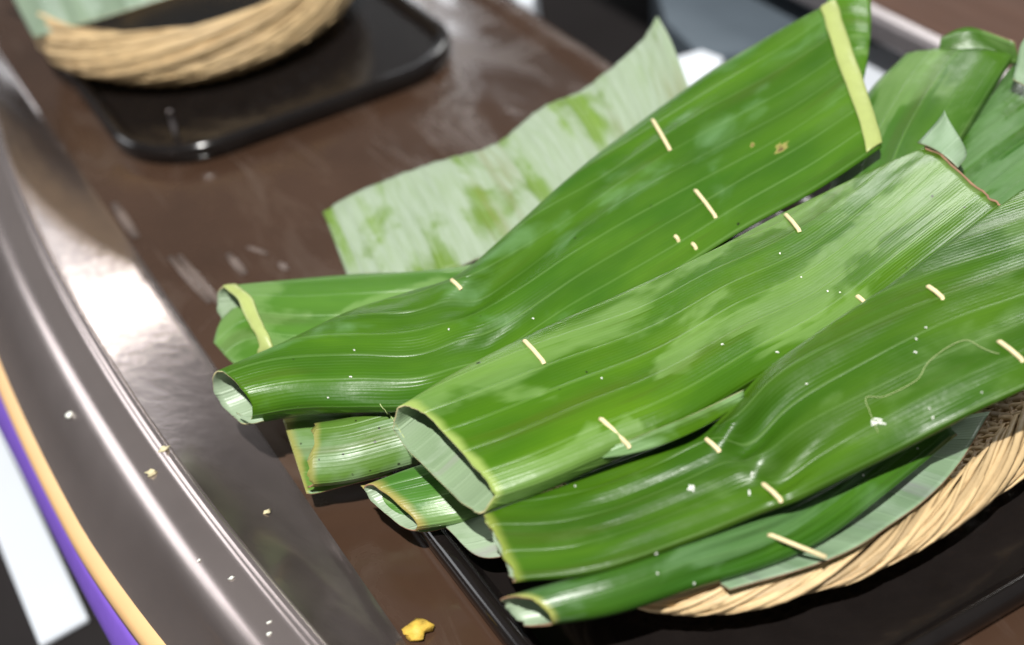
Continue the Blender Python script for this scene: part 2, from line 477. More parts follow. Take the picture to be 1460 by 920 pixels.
# ------------------------------------------------------------------ baskets
def basket(cx, cy, zb, rb, rr, h, ra, rbv, n, label, sweep=0.75, wid=0.0034, da=0.0, db=0.0, rot=0.0):
    """oval basket: stakes rise up the wall, bend over and run along the rim as its twisted border"""
    t = thing('rattan_basket', label, 'basket', (cx, cy, zb))
    c_, s_ = math.cos(rot), math.sin(rot)
    def pol(r, a, z):
        x, y = (r + da) * math.cos(a), (r + db) * math.sin(a)
        return Vector((cx + x * c_ - y * s_, cy + x * s_ + y * c_, zb + z))
    def wall(s):
        if s < 0.30:
            k = s / 0.30
            return rb * (0.55 + 0.45 * k), 0.003
        k = (s - 0.30) / 0.70
        return rb + (rr - rb) * (k ** 0.85), 0.003 + (h - 0.003) * (k ** 1.35)
    def rv(a, x, z):
        v = pol(1.0, a, 0) - pol(0.9, a, 0)
        v.normalize()
        return (v * x + Vector((0, 0, z))).normalized()
    rnd = random.Random(n)
    for k in range(n):
        a0 = 2 * math.pi * (k + rnd.uniform(-.25, .25)) / n
        path, ups = [], []
        lean = -0.12 + rnd.uniform(-.05, .05)
        rj = rnd.uniform(-0.001, 0.001)
        for i in range(10):
            s = i / 9
            r, z = wall(s)
            path.append(pol(r + 0.0016 * math.sin(s * 16 + (k % 2) * math.pi), a0 + lean * s, z))
            ups.append(rv(a0, -0.9, 0.8) if s > .3 else Vector((0, 0, 1)))
        sw = sweep * rnd.uniform(0.7, 1.25)
        js = rnd.uniform(0.86, 1.16)
        p0 = rnd.uniform(160, 178)
        for i in range(1, 19):
            q = i / 18
            a = a0 + lean - sw * q
            ph = math.radians(p0 - 275 * q ** 0.9)
            wr = js + 0.06 * math.sin(q * 7 + k)
            path.append(pol(rr + ra * 0.8 + ra * wr * math.cos(ph) + rj, a, h + rbv * 0.15 + rbv * wr * math.sin(ph)))
            ups.append(rv(a, math.cos(ph) / ra, math.sin(ph) / rbv))
        ww = wid * rnd.choice((0.6, 0.8, 1.0, 1.0, 1.2, 1.4))
        v, f = tube(path, lambda q: ww * (1.15 if q < .35 else 1.0 if q < .9 else 1.0 - 6 * (q - .9)), 6, (1.0, 0.50), up=ups)
        mesh_obj('stake', v, f, M_CANE, t)
    N = n * 3
    for w in range(9):
        s = 0.36 + 0.072 * w
        r, z = wall(s)
        path = [pol(r + 0.0022 + 0.0016 * math.cos(n / 3 * 2 * math.pi * i / N + w * math.pi), 2 * math.pi * i / N, z) for i in range(N + 1)]
        v, f = tube(path, 0.0019, 5, cap=False)
        mesh_obj('weaver', v, f, M_CANE_D, t)
    v = [pol(rb, 2 * math.pi * i / 64, 0.0012) for i in range(64)]
    b = mesh_obj('base', v, [tuple(range(64))], M_CANE_D, t)
    m = b.modifiers.new('s', 'SOLIDIFY'); m.thickness = 0.001
    return t
basket(0.147, -0.129, 0.009, 0.070, 0.103, 0.028, 0.0112, 0.0076, 250, 'oval tan rattan basket heaped with banana leaf parcels', da=0.095, db=0.0, rot=math.radians(15), sweep=0.80, wid=0.00185)
basket(0.024, 0.640, 0.009, 0.112, 0.136, 0.040, 0.008, 0.020, 150, 'smaller rattan basket with a pale leaf hanging over its side', wid=0.0024, sweep=3.4)

def infill(cx, cy, z, r):  # dark dish added where the basket's inside is only shaded
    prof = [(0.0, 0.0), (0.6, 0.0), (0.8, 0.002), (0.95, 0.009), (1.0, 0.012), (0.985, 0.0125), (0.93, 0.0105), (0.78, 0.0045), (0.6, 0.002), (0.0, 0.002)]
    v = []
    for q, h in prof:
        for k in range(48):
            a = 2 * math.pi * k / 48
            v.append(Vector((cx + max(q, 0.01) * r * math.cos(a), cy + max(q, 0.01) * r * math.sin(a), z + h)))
    o = mesh_obj('shade_infill', v, grid_faces(len(prof), 48, True), M_TRAY)
    return tag(o, 'black plate standing for the shade inside the smaller rattan basket', 'infill')
infill(0.024, 0.640, 0.022, 0.116)

# ------------------------------------------------------------------ leaf building
def section_loft(stations, nu=72, nv=48, expo=2.4, wob=0.0012, seed=0.0, jag=0.0028, shear=0.0, shlen=0.05, pleats=()):
    """stations: (ax, ay, az, bx, by, bz, thickness). Returns verts, faces, uvs"""
    A = [P(s[0], s[1], s[2]) for s in stations]
    B = [P(s[3], s[4], s[5]) for s in stations]
    T = [Vector((s[6], 0, 0)) for s in stations]
    cs = []
    for i in range(nu):
        t = i / (nu - 1)
        cs.append((cr(A, t), cr(B, t), cr(T, t).x))
    mids = [(a + b) / 2 for a, b, _ in cs]
    v = []; U = []; V = []
    ul = 0.0
    for i in range(nu):
        a, b, th = cs[i]
        tg = (mids[min(i + 1, nu - 1)] - mids[max(i - 1, 0)]).normalized()
        if i: ul += (mids[i] - mids[i - 1]).length
        c, uu = mids[i], (b - a) / 2
        n = uu.cross(tg).normalized()
        if n.z < 0: n = -n
        vl = 0.0; prev = None; row = []
        for k in range(nv):
            an = 2 * math.pi * k / nv
            cx, sy = math.cos(an), math.sin(an)
            cx2 = math.copysign(abs(cx) ** (2 / expo), cx)
            sy2 = math.copysign(abs(sy) ** (2 / expo), sy)
            p = c + uu * cx2 + n * (sy2 * th / 2)
            q = Vector((ul * 9, k * 0.0, 0)) + Vector((cx2 * uu.length * 18, sy2 * 0.8, seed * 7.7))
            p = p + n * (noise.noise(q) * wob)
            for tc, tw, amp, nf, ph in pleats:      # buckled folds that die out along the leaf
                tt = i / (nu - 1)
                e = math.exp(-((tt - tc) / (tw if tt > tc else tw * 0.5)) ** 2)
                sv = math.sin(math.pi * nf * (cx2 + 0.25 * (tt - tc)) + ph)
                p = p + n * (amp * e * (abs(sv) ** 0.7 * math.copysign(1, sv)) * (1 - abs(cx2) ** 6))
            if shear and ul < shlen:      # the under layer reaches further out than the upper one
                p = p - tg * (shear * (1 - sy2) * 0.5 * (1 - ul / shlen) ** 1.5)
            if i in (0, nu - 1):
                ca, sa = math.cos(an), math.sin(an)
                p = p + tg * (noise.noise(Vector((ca * 2.2, sa * 2.2, seed * 3.3 + i))) * jag + noise.noise(Vector((ca * 9, sa * 9, seed + i))) * jag * 0.3)
            row.append(p)
            if prev is not None: vl += (p - prev).length
            V.append(vl); U.append(ul)
            prev = p
        v += row
    f = grid_faces(nu, nv, True)
    uvs = []
    for i in range(nu - 1):
        for j in range(nv):
            j2 = (j + 1) % nv
            def g(ii, jj, last=False):
                vv = V[ii * nv + jj]
                if last and jj == 0: vv = V[ii * nv + nv - 1] + 0.003
                return (U[ii * nv + jj], vv)
            uvs.append((g(i, j), g(i + 1, j), g(i + 1, j2, True), g(i, j2, True)))
    return v, f, uvs

def orient_out(v, f):
    """flip faces if normals point inwards (test with signed volume)"""
    c = sum(v, Vector()) / len(v)
    s = 0.0
    for q in f:
        a, b, d = v[q[0]], v[q[1]], v[q[2]]
        s += (b - a).cross(d - a).dot(a - c)
    return s > 0

BV = {}
def leaf_shell(name, data, mats, parent, th=0.0009, key=None):
    v, f, uvs = data
    if not orient_out(v, f):
        f = [tuple(reversed(q)) for q in f]
        uvs = [tuple(reversed(q)) for q in uvs]
    o = mesh_obj(name, v, f, mats, parent, uvs)
    m = o.modifiers.new('leaf_thickness', 'SOLIDIFY')
    m.thickness = th; m.offset = -1
    m.material_offset = 1; m.material_offset_rim = 2
    if key:
        BV.setdefault(key, []).append(BVHTree.FromPolygons(v, f))
    return o

def sheet(name, top, bot, mats, parent=None, nu=40, nv=14, bulge=0.0, wob=0.001, seed=0.0, th=0.0008, swap=False, key=None, flip=False, jag=0.0):
    """open leaf blade between two pixel/height edge curves (px, py, z)"""
    A = [P(*p) for p in top]; B = [P(*p) for p in bot]
    v = []; UV = []
    ul = 0; pm = None
    for i in range(nu):
        t = i / (nu - 1)
        a, b = cr(A, t), cr(B, t)
        mid = (a + b) / 2
        if pm is not None: ul += (mid - pm).length
        pm = mid
        w = (b - a).length
        for k in range(nv):
            s = k / (nv - 1)
            p = a.lerp(b, s) + Vector((0, 0, bulge * math.sin(math.pi * s)))
            p.z += noise.noise(Vector((p.x * 22, p.y * 22, seed * 5))) * wob
            if jag and k in (0, nv - 1): p += (a - b).normalized() * noise.noise(Vector((i * .7, seed, 0))) * jag
            v.append(p); UV.append((s * w, ul) if swap else (ul, s * w))
    f = grid_faces(nu, nv)
    e = (v[nv] - v[0]).cross(v[1] - v[0])
    cc = f[len(f) // 2]
    nrm = (v[cc[1]] - v[cc[0]]).cross(v[cc[2]] - v[cc[0]])
    view = EYE - v[cc[0]]
    if (nrm.dot(view) < 0) != flip: f = [tuple(reversed(q)) for q in f]
    uvs = [tuple(UV[i] for i in q) for q in f]
    o = mesh_obj(name, v, f, mats, parent, uvs)
    m = o.modifiers.new('leaf_thickness', 'SOLIDIFY')
    m.thickness = th; m.offset = -1
    m.material_offset = 1; m.material_offset_rim = 2
    if key: BV.setdefault(key, []).append(BVHTree.FromPolygons(v, f))
    return o

def hit(key, px, py):
    d = ray(px, py)
    best = None
    for k in ([key] if isinstance(key, str) else key):
        for b in BV[k]:
            r = b.ray_cast(EYE, d)
            if r[0] is not None and (best is None or r[3] < best[3]): best = r
    return best

def parcel(name, label, base):
    p = P(*base)
    return thing(name, label, 'leaf parcel', p, 'folded banana leaf parcels')

def picks(key, parent, lst, r=0.00125):
    for (x0, y0), (x1, y1) in lst:
        a, b = hit(key, x0, y0), hit(key, x1, y1)
        if not a or not b:
            print('PICK MISS', key, x0, y0); continue
        na = a[1] if a[1].dot(EYE - a[0]) > 0 else -a[1]
        off = na * (r * 0.55)
        pa, pb = a[0] + off, b[0] + off
        d = (pb - pa)
        # the ends dive into the leaf, the middle stands just proud of it
        path = [pa - d * 0.10 - na * 0.0015, pa, pa.lerp(pb, .5) + na * 0.0005, pb, pb + d * 0.06 - na * 0.0012]
        v, f = tube(path, r, 8, up=[na] * 5)
        mesh_obj('toothpick', v, f, M_PICK, parent)

# ---- liner leaves in the basket
ln = sheet('liner_leaf', [(1330, 600, .046), (1270, 660, .040), (1180, 720, .038), (1080, 765, .040), (980, 800, .044)],
           [(1412, 588, .050), (1350, 684, .053), (1272, 744, .0535), (1195, 792, .0545), (1040, 838, .0545)],
           [M_LINER, M_LINER, M_EDGE_BROWN], None, swap=True, wob=0.003, seed=3)
tag(ln, 'pale green leaf lining the rattan basket, edge showing below the parcels', 'leaf')
ln2 = sheet('liner_leaf', [(640, 738, .030), (690, 728, .036), (760, 700, .040)], [(636, 752, .030), (692, 795, .032), (790, 770, .038)],
            [M_UNDER, M_UNDER, M_EDGE_BROWN], None, nu=24, nv=10, seed=8)
tag(ln2, 'small pale leaf corner poking out above the black tray rim', 'leaf')

# ---- the loose pale leaf behind
lo = sheet('loose_leaf', [(460, 305, .050), (500, 281, .056), (570, 248, .064), (640, 225, .070), (705, 205, .074), (770, 155, .082), (850, 113, .092), (905, 68, .103), (937, 24, .115)],
           [(494, 392, .040), (560, 392, .044), (640, 385, .048), (720, 350, .052), (780, 320, .056), (850, 270, .062), (900, 220, .070), (945, 170, .080), (985, 130, .092)],
           [M_LOOSE, lm('loose_leaf_top', seed=9), M_EDGE], None, nu=70, nv=26, bulge=0.004, wob=0.005, seed=1.2, swap=True, jag=0.002)
tag(lo, 'loose pale waxy leaf with green blotches leaning behind the parcels', 'leaf')

# ---- parcel B: wide open tube at the left, under A
pB = parcel('leaf_parcel', 'open folded leaf tube with yellow midrib bands, under the twisted parcel', (420, 500, 0.02))
mB = lm('leaf_b', seed=21, wax=0.42, rough=0.42, g1=(0.060, 0.19, 0.016), g2=(0.12, 0.29, 0.028), wax_op=0.5)
dB = section_loft([(333, 414, .064, 388, 512, .048, .026), (400, 406, .064, 440, 520, .048, .026), (500, 396, .064, 520, 520, .048, .022),
          (600, 390, .064, 620, 510, .050, .016), (700, 372, .066, 720, 500, .054, .012), (860, 300, .075, 900, 430, .062, .010)], seed=21, wob=0.002, shear=0.02)
leaf_shell('leaf_wrap', dB, [mB, M_UNDER, M_EDGE], pB, key='B')
sheet('inner_leaf', [(318, 452, .050), (350, 425, .054), (390, 420, .055), (450, 425, .055)], [(304, 488, .044), (338, 522, .040), (390, 535, .040), (460, 540, .040)],
      [mB, M_UNDER, M_EDGE], pB, nu=24, nv=14, bulge=0.002, seed=4)
def rib_band(data, parent, width, nv=48, end=True, k0=0.0, k1=1.0, lift=0.0012):
    """thick midrib band lying on the upper face of a leaf wrap at one of its ends"""
    v = data[0]
    nu = len(v) // nv
    rows = list(range(nu - 1, -1, -1)) if end else list(range(nu))
    ks = [k for k in range(nv // 2 + 1) if k0 <= k / (nv // 2) <= k1]
    pts = []
    for s_, up in ((-0.06, 0.2), (0.0, 0.8), (0.3, 1.25), (0.7, 1.1), (0.92, 0.8), (1.0, 0.1)):
        for k in ks:
            w = width * (1 + 0.12 * noise.noise(Vector((k * 9.0 / nv, 2, 3))))
            d = s_ * w
            acc = 0.0; p = v[rows[0] * nv + k]
            if d < 0:
                p = p + (p - v[rows[2] * nv + k]).normalized() * (-d)
            else:
                for r0, r1 in zip(rows, rows[1:]):
                    a, b = v[r0 * nv + k], v[r1 * nv + k]
                    L = (b - a).length
                    if acc + L >= d:
                        p = a.lerp(b, (d - acc) / L); break
                    acc += L
            ka, kb = v[rows[1] * nv + max(k - 1, 0)], v[rows[1] * nv + k + 1]
            n = (kb - ka).cross(v[rows[3] * nv + k] - v[rows[0] * nv + k]).normalized()
            c = sum((v[rows[1] * nv + q] for q in range(nv)), Vector()) / nv
            if n.dot(v[rows[1] * nv + k] - c) < 0: n = -n
            pts.append((p, n, lift * up + 0.0002))
    nm = sum((q[1] for q in pts), Vector()).normalized()
    pts = [p + nm * d for p, n, d in pts]
    o = mesh_obj('midrib', pts, grid_faces(6, len(ks)), M_RIB, parent)
    m = o.modifiers.new('s', 'SOLIDIFY'); m.thickness = 0.0007; m.offset = 0
    return o

def end_line(data, parent, nv, mat, end=True, r=0.0008):
    """dried rim along the upper half of an end of a leaf wrap"""
    v = data[0]; nu = len(v) // nv; row = nu - 1 if end else 0
    path = [v[row * nv + k] for k in range(1, nv // 2)]
    tv, tf = tube(path, lambda q: r * (0.8 + 0.5 * abs(noise.noise(Vector((q * 14, 1, 2))))), 6)
    return mesh_obj('dried_edge', tv, tf, mat, parent)

# ---- parcel F and G: lower left
pF = parcel('leaf_parcel', 'speckled leaf parcel with ragged brown end, sticking out under the twisted parcel', (520, 690, 0.012))
mF = lm('leaf_f', seed=33, wax=0.5, rough=0.4, spots=0.30, spot_scale=230, g1=(0.10, 0.22, 0.030), g2=(0.15, 0.29, 0.04), pale=(0.28, 0.40, 0.24), tip=(0.001, 0.006, (0.30, 0.30, 0.08)))
leaf_shell('leaf_wrap', section_loft([(452, 604, .048, 444, 694, .030, .018), (500, 596, .049, 505, 686, .030, .020), (560, 582, .050, 595, 662, .031, .020),
          (640, 565, .051, 690, 636, .033, .020), (740, 540, .052, 800, 600, .036, .016)], seed=33, nu=50, jag=0.004), [mF, M_UNDER, M_EDGE_BROWN], pF, key='F')
sheet('inner_leaf', [(403, 598, .038), (440, 592, .040), (480, 590, .042), (540, 590, .042)], [(437, 704, .0215), (450, 704, .021), (490, 694, .0215), (560, 676, .024)],
      [mF, M_UNDER, M_EDGE_BROWN], pF, nu=24, nv=16, bulge=-0.002, seed=6)
pG = parcel('leaf_parcel', 'dark green leaf parcel end with ragged brown rim, lying over the black tray rim', (620, 745, 0.018))
mG = lm('leaf_g', seed=41, wax=0.35, rough=0.3, g1=(0.06, 0.19, 0.022), g2=(0.10, 0.27, 0.035), tip=(0.0, 0.008, (0.40, 0.34, 0.10)))
leaf_shell('leaf_wrap', section_loft([(530, 690, .041, 604, 753, .030, .016), (588, 668, .044, 657, 746, .031, .017), (658, 646, .045, 730, 728, .032, .015),
          (760, 630, .044, 830, 700, .034, .014)], seed=41, nu=44, jag=0.001, shear=0.008), [mG, M_UNDER, M_EDGE_BROWN], pG, key='G')
sheet('inner_leaf', [(514, 692, .036), (545, 688, .038), (600, 680, .038)], [(556, 738, .0265), (600, 758, .0235), (660, 745, .024)],
      [mG, M_UNDER, M_EDGE_BROWN], pG, nu=20, nv=10, seed=16)

# ---- two parcels of the lower layer, showing only in the gaps
for q, (lab, st) in enumerate((('dark lower parcel in the gap between the broad flat and long bent parcels',
        [(800, 690, .050, 850, 760, .046, .016), (950, 610, .056, 1010, 700, .052, .018), (1100, 520, .066, 1170, 620, .060, .018), (1250, 430, .074, 1320, 540, .068, .016)]),
        ('dark parcel of the lower layer, in the gap under the large twisted parcel',
        [(700, 560, .050, 740, 640, .048, .016), (850, 460, .060, 900, 560, .056, .018), (1020, 370, .070, 1080, 470, .066, .018), (1190, 290, .080, 1260, 380, .076, .014)]))):
    pL = parcel('leaf_parcel', lab, (st[1][0], st[1][1], .03))
    leaf_shell('leaf_wrap', section_loft(st, seed=150 + q, nu=40), [lm('leaf_low', seed=150 + q, wax=0.2, g1=(0.05, 0.16, 0.02), g2=(0.08, 0.22, 0.025)), M_UNDER, M_EDGE_BROWN], pL)

# ---- parcel E: lowest tube at the front
pE = parcel('leaf_parcel', 'dark narrow rolled parcel with open pale end, lowest at the basket front', (900, 880, 0.03))
mE = lm('leaf_e', seed=52, wax=0.50, rough=0.28, g1=(0.036, 0.125, 0.010), g2=(0.068, 0.19, 0.014), pale=(0.14, 0.27, 0.11), wax_op=0.5, tip=(0.0, 0.006, (0.42, 0.44, 0.12)))
leaf_shell('leaf_wrap', section_loft([(752, 844, .062, 795, 888, .050, .024), (855, 810, .066, 878, 876, .050, .022), (975, 768, .067, 985, 842, .051, .018), (1075, 738, .066, 1085, 812, .052, .012),
          (1150, 708, .063, 1175, 770, .055, .007), (1250, 650, .065, 1275, 695, .059, .005), (1335, 590, .068, 1362, 622, .063, .004)], seed=52, shear=0.016, wob=0.003, nv=72, expo=3.0, pleats=((0.5, 0.3, 0.0015, 3.0, 0.4),)), [mE, M_UNDER, M_EDGE_BROWN], pE, key='E')
h_ = hit('E', 1100, 765)[0] + Vector((0, 0, 0.0008))
e_ = P(1178, 795, 0.0610)
tv, tf = tube([h_ - (e_ - h_) * 0.06 - Vector((0, 0, 0.001)), h_, h_.lerp(e_, .5), e_], 0.0012, 8)
mesh_obj('toothpick', tv, tf, M_PICK, pE)

# ---- parcel D: right front
pD = parcel('leaf_parcel', 'long bent parcel with a loose thread on it, along the basket front edge', (1000, 790, 0.045))
mD = lm('leaf_d', g1=(0.040, 0.125, 0.004), g2=(0.084, 0.195, 0.008), seed=60, wax=0.30, rough=0.31, wax_op=0.3, waxscale=1.5, wax_soft=0.2, tip=(0.0, 0.007, (0.27, 0.33, 0.06)), spots=0.02, spot_scale=170)
D = [(690, 735, .076, 735, 830, .070, .005), (770, 705, .078, 850, 817, .072, .006), (880, 668, .080, 985, 773, .073, .008), (985, 632, .085, 1090, 732, .075, .009), (1035, 590, .091, 1135, 716, .079, .007),
     (1090, 530, .099, 1190, 688, .082, .010), (1180, 466, .109, 1290, 638, .088, .012), (1290, 394, .119, 1390, 588, .098, .012), (1400, 314, .126, 1490, 540, .108, .010), (1560, 200, .134, 1620, 470, .118, .006)]
leaf_shell('leaf_wrap', section_loft(D, seed=60, nu=120, nv=96, wob=0.003, pleats=((0.44, 0.14, 0.0048, 2.4, 0.3), (0.2, 0.15, 0.0014, 3.6, 1.0), (0.7, 0.25, 0.0007, 3.2, 2.0))), [mD, M_UNDER, M_EDGE_BROWN], pD, key='D')
picks('D', pD, [((1008, 628), (1024, 642)), ((1089, 692), (1112, 713)), ((1324, 410), (1343, 425)), ((1426, 489), (1456, 513))])

# ---- parcel A: top, twisted, fanning to the upper right
pA = parcel('leaf_parcel', 'large twisted parcel with a yellow midrib end, rolled tube at its other end', (520, 590, 0.05))
A_ = [(318, 534, .068, 373, 591, .057, .031), (410, 492, .072, 425, 586, .059, .028), (500, 446, .078, 510, 584, .062, .022), (585, 416, .082, 605, 580, .064, .016),
      (655, 390, .086, 690, 545, .068, .008), (725, 332, .092, 765, 510, .072, .010), (850, 222, .106, 900, 428, .080, .012), (1000, 112, .125, 1050, 336, .092, .012), (1100, 52, .140, 1160, 275, .102, .010), (1190, 2, .152, 1258, 210, .112, .006)]
dA = section_loft(A_, seed=70, nu=130, nv=96, wob=0.003, shear=0.012, jag=0.001, pleats=((0.47, 0.14, 0.0045, 2.2, 0.9), (0.30, 0.15, 0.0008, 3.5, 2.0), (0.75, 0.25, 0.0006, 4.0, 1.0)))
def uv_at(data, px, py):
    bv = BVHTree.FromPolygons(data[0], data[1])
    h_ = bv.ray_cast(EYE, ray(px, py))
    q = data[1][h_[2]]
    k = min(range(4), key=lambda i: (data[0][q[i]] - h_[0]).length)
    return data[2][h_[2]][k]
BLOTS = [(*uv_at(dA, 1112, 212), 0.0055), (*uv_at(dA, 1076, 206), 0.0022)]
mA = lm('leaf_a', g1=(0.042, 0.140, 0.005), g2=(0.092, 0.222, 0.010), seed=70, wax=0.30, rough=0.32, wax_op=0.34, pale=(0.25, 0.45, 0.22), waxscale=1.4, wax_soft=0.2, spots=0.02, spot_scale=170, blots=BLOTS)
leaf_shell('leaf_wrap', dA, [mA, M_UNDER, M_EDGE], pA, key='A')
rib_band(dA, pA, 0.0115, nv=96, end=True, k0=0.07, k1=0.96)
picks('A', pA, [((932, 174), (954, 212)), ((993, 274), (1019, 308)), ((645, 401), (656, 411)), ((963, 338), (967, 343)), ((988, 349), (992, 354))])
sheet('torn_flap', [(336, 588, .0555), (352, 594, .0555), (372, 590, .0560)], [(338, 590, .0550), (356, 603, .0540), (376, 600, .0545)], [M_UNDER, mA, M_EDGE], pA, nu=14, nv=6)

# ---- parcel C: middle, open pale end
pC = parcel('leaf_parcel', 'broad flat parcel with open pale end and folded glossy flap, across the middle', (820, 690, 0.06))
mC = lm('leaf_c', seed=81, wax=0.50, rough=0.30, wax_op=0.42, wax_soft=0.07, spots=0.025, spot_scale=170, pale=(0.26, 0.42, 0.13), tip=(0.001, 0.007, (0.33, 0.44, 0.11)), waxscale=0.9)
C_ = [(580, 584, .094, 714, 712, .083, .022), (650, 540, .097, 787, 688, .085, .023), (755, 485, .100, 880, 645, .088, .022), (900, 418, .103, 985, 600, .092, .018),
      (1010, 365, .106, 1085, 540, .095, .014), (1115, 308, .109, 1190, 480, .102, .010), (1215, 258, .111, 1300, 395, .108, .008), (1318, 212, .112, 1425, 297, .111, .005)]
dC = section_loft(C_, seed=81, nu=90, expo=4.0, nv=72, wob=0.003, shear=0.013, pleats=((0.75, 0.3, 0.0008, 3.2, 0.5),))
leaf_shell('leaf_wrap', dC, [mC, M_UNDER, M_EDGE], pC, key='C')
mC2 = lm('leaf_c_flap', seed=84, wax=0.55, rough=0.34, wax_op=0.5, pale=(0.25, 0.40, 0.18), wax_rough=0.3)
end_line(dC, pC, 72, M_EDGE_BROWN)
sheet('side_flap', [(822, 655, .090), (900, 627, .094), (980, 594, .097), (1060, 556, .100)], [(824, 658, .088), (910, 646, .088), (985, 618, .090), (1062, 574, .094)],
      [lm('leaf_c_side', seed=87, wax=0.7, pale=(0.36, 0.56, 0.28)), M_UNDER, M_EDGE], pC, nu=30, nv=8, seed=13, key='C')
sheet('folded_corner', [(1308, 204, .116), (1330, 180, .122), (1344, 163, .128)], [(1366, 240, .112), (1378, 215, .116), (1348, 164, .127)], [M_LINER, mC, M_EDGE_BROWN], pC, nu=18, nv=12, bulge=0.003)
picks('C', pC, [((749, 488), (774, 516)), ((859, 600), (895, 635)), ((1121, 308), (1139, 329)), ((1223, 424), (1235, 436))])

# ---- parcels at the back right
pH = parcel('leaf_parcel', 'olive green folded parcel with dark brown rim, behind the yellow midrib end', (1330, 240, 0.07))
mH = lm('leaf_h', seed=93, wax=0.25, rough=0.3, g1=(0.06, 0.17, 0.018), g2=(0.11, 0.26, 0.02), wax_op=0.4, spots=0.01)
leaf_shell('leaf_wrap', section_loft([(1160, 330, .080, 1330, 330, .088, .012), (1200, 220, .092, 1360, 225, .098, .014), (1235, 140, .104, 1395, 160, .108, .016), (1288, 84, .114, 1446, 80, .118, .014)], seed=93, nu=50, wob=0.003),
           [mH, M_UNDER, M_EDGE_BROWN], pH, key='H')
sheet('folded_flap', [(1342, 54, .128), (1365, 42, .132), (1390, 40, .133), (1446, 60, .130)], [(1335, 90, .114), (1370, 90, .114), (1410, 92, .114), (1455, 92, .114)], [mH, M_UNDER, M_EDGE_BROWN], pH, nu=20, nv=8)
pI = parcel('leaf_parcel', 'ribbed dark green parcel at the back, under the end of the broad flat parcel', (1440, 260, 0.07))
mI = lm('leaf_i', seed=99, wax=0.5, rough=0.24, g1=(0.045, 0.15, 0.016), g2=(0.08, 0.20, 0.016), pale=(0.16, 0.29, 0.12), period=0.013)
leaf_shell('leaf_wrap', section_loft([(1310, 240, .086, 1400, 370, .080, .012), (1378, 178, .098, 1475, 310, .088, .014), (1445, 92, .110, 1560, 240, .098, .014), (1540, -25, .120, 1660, 120, .108, .010)], seed=99, nu=50, wob=0.003),
           [mI, M_UNDER, M_EDGE_BROWN], pI, key='I')
st = sheet('upright_leaf', [(1175, -25, .150), (1185, 30, .140), (1200, 90, .128), (1212, 130, .118)], [(1240, -25, .150), (1242, 30, .142), (1238, 80, .132), (1228, 130, .118)],
           [lm('upright_leaf', seed=105, wax=0.3, g1=(0.08, 0.22, 0.02)), M_UNDER, M_RIB], None, nu=30, nv=12, bulge=0.003, th=0.002, seed=5, swap=True)
tag(st, 'upright leaf with a yellow edge behind the large twisted parcel', 'leaf')
sp = sheet('leaf_scrap', [(1444, 112, .124), (1450, 88, .128), (1456, 62, .134), (1475, 40, .138)], [(1475, 128, .122), (1490, 100, .126), (1495, 70, .130), (1500, 40, .136)],
           [M_LINER, M_UNDER, M_EDGE], None, nu=16, nv=8)
tag(sp, 'pale leaf scrap on top of the ribbed dark green parcel', 'leaf')

rib_band(dB, pB, 0.0085, end=False, k0=0.0, k1=0.9)

# ---- leaf hanging out of the small basket
lf = sheet('pale_leaf', [(-40, -60, .085), (0, -40, .083), (22, 5, .076), (46, 52, .062)], [(380, -60, .084), (262, -12, .084), (150, 24, .076), (49, 54, .064)],
           [leaf_mat('grey_green_leaf', (0.27, 0.36, 0.25), (0.33, 0.43, 0.30), (0.42, 0.52, 0.42), wax=0.5, seed=120, rough=0.5, vein=0.3), M_UNDER, M_EDGE], None, nu=30, nv=16, bulge=0.004, seed=20)
tag(lf, 'pale grey green leaf hanging over the side of the smaller basket', 'leaf')

# ------------------------------------------------------------------ crumbs, flakes, thread
def lump(name, px, py, z, r, mat, label, seed, group='crumbs on the brown table'):
    bm = bmesh.new()
    bmesh.ops.create_icosphere(bm, subdivisions=2, radius=1.0)
    c = P(px, py, z)
    for vv in bm.verts:
        d = 1 + 0.9 * noise.noise(vv.co * 1.6 + Vector((seed, 0, 0)))
        vv.co = Vector((vv.co.x * r * d * 1.25, vv.co.y * r * d * 0.8, vv.co.z * r * d * 0.55))
    mn = min(vv.co.z for vv in bm.verts)
    vs = [vv.co + c - Vector((0, 0, mn)) for vv in bm.verts]
    fs = [tuple(x.index for x in ff.verts) for ff in bm.faces]
    bm.free()
    return tag(mesh_obj(name, vs, fs, mat), label, 'crumb', group)
def rim_z(px, py):     # height of the table or rim surface under a pixel
    z = 0.02
    for _ in range(12):
        p = P(px, py, z)
        pr = sorted(rim_prof(p.y))
        if p.x >= XI: z = 0.0; continue
        for (xa, za), (xb, zb) in zip(pr, pr[1:]):
            if xa <= p.x <= xb and xb > xa:
                z = 0.5 * z + 0.5 * (za + (zb - za) * (p.x - xa) / (xb - xa)); break
    return z
lump('crumb', 596, 906, 0.0, 0.0062, M_CRUMB, 'large yellow crumb on the table beside the black tray rim', 1.0)
for i, (x, y, r, m) in enumerate(((216, 677, .0028, M_CRUMB2), (235, 644, .0024, M_CRUMB2), (381, 732, .0018, M_CRUMB2), (100, 594, .0026, M_SPECK), (524, 460, .0012, M_SPECK),
                                  (330, 826, .0012, M_SPECK), (384, 905, .0012, M_SPECK), (384, 888, .001, M_SPECK), (410, 500, .001, M_CRUMB2), (284, 800, .001, M_SPECK))):
    on_rim = P(x, y, rim_z(x, y)).x < XI - 0.002
    lab = {0: 'pale crumb on the rim, just outside its thin bright ridge line', 1: 'pale crumb sitting on the thin bright ridge line of the rim', 2: 'lone pale crumb on the inner slope of the rim, below the leaf tubes',
           3: 'white crumb on the outer face of the rim, beside the tan trim'}.get(i) or ('tiny white speck on the metallic rim of the brown table' if on_rim else 'tiny pale speck on the flat brown table top')
    lump('crumb', x, y, rim_z(x, y) - 0.0003, r, m, lab, 3.0 + i)
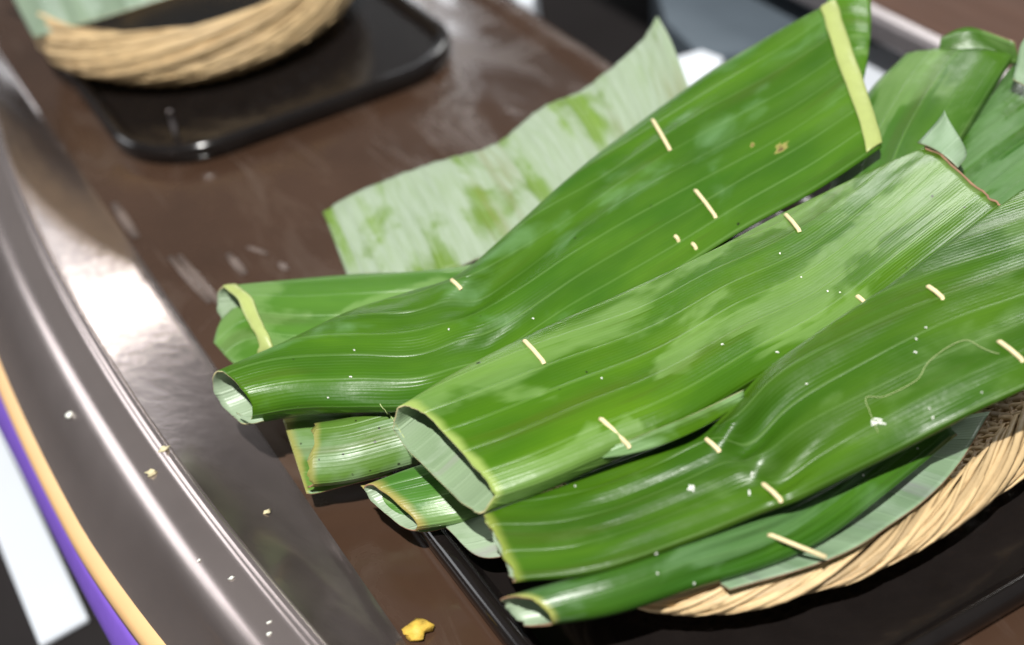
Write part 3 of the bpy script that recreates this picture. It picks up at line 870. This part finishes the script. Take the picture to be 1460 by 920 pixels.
ALLK = list(BV)
rnd = random.Random(4)
flakes = []
SP = [(1030, 492, 6), (1108, 503, 6), (1150, 548, 4), (1252, 602, 12), (1246, 606, 6), (988, 696, 9), (1068, 703, 7), (1072, 676, 6), (1306, 484, 5), (1305, 503, 4), (1320, 468, 4), (1230, 678, 5), (1308, 640, 3),
      (1112, 362, 4), (1142, 396, 4), (1180, 416, 5), (1198, 418, 3), (935, 789, 4), (937, 818, 4), (989, 832, 4), (1400, 560, 3), (1325, 583, 3), (820, 694, 3), (500, 538, 4), (505, 500, 3), (640, 470, 3), (468, 567, 3), (1330, 596, 4), (760, 455, 4), (858, 540, 4)]
V_, F_ = [], []
for x, y, w in SP:
    for q in range(1 if w < 8 else 4):
        h_ = hit(ALLK, x + rnd.uniform(-1, 1) * (0 if w < 8 else 7), y + rnd.uniform(-1, 1) * (0 if w < 8 else 4))
        if not h_: continue
        n = h_[1] if h_[1].dot(EYE - h_[0]) > 0 else -h_[1]
        t_ = n.cross(Vector((rnd.uniform(-1, 1), rnd.uniform(-1, 1), 0.3))).normalized(); s_ = n.cross(t_)
        L, Wd = w * 0.00036 * rnd.uniform(.7, 1.2), 0.00040
        b0 = len(V_)
        for a in (-1, 0, 1):
            for b in (-1, 1):
                V_.append(h_[0] + t_ * (a * L / 2) + s_ * (b * Wd) + n * (0.0004 + 0.0006 * (a == 0)))
                V_.append(h_[0] + t_ * (a * L / 2) + s_ * (b * Wd * .6) + n * (0.0001))
        F_ += [(b0, b0 + 4, b0 + 6, b0 + 2), (b0 + 4, b0 + 8, b0 + 10, b0 + 6), (b0, b0 + 1, b0 + 5, b0 + 4), (b0 + 4, b0 + 5, b0 + 9, b0 + 8), (b0 + 2, b0 + 6, b0 + 7, b0 + 3), (b0 + 6, b0 + 10, b0 + 11, b0 + 7)]
fo = mesh_obj('coconut_flakes', V_, F_, M_SPECK, smooth=False)
tag(fo, 'tiny white flakes scattered over the parcels', 'flakes', kind='stuff')
def thread(name, pts, label, r=0.00017, mat=None):
    path = []
    for i in range(40):
        q = cr([(x, y, 0) for x, y in pts], i / 39)
        h_ = hit(ALLK, q.x, q.y)
        if h_:
            n = h_[1] if h_[1].dot(EYE - h_[0]) > 0 else -h_[1]
            path.append(h_[0] + n * (0.0004 + 0.0006 * abs(math.sin(i * .5))))
    v, f = tube(path, r, 5)
    tag(mesh_obj(name, v, f, mat or M_SPECK), label, 'thread')
M_THREAD = simple('thread_fibre', (0.42, 0.50, 0.22), 0.6)
thread('thread', [(1252, 618), (1240, 588), (1235, 568), (1262, 566), (1305, 545), (1322, 520), (1345, 500), (1378, 486), (1400, 498), (1425, 506)], 'thin curled fibre thread lying on the long bent parcel', mat=M_THREAD)
thread('thread', [(542, 576), (556, 592), (568, 612), (578, 628)], 'short fibre thread beside the open pale end of the broad parcel', 0.0003, M_THREAD)
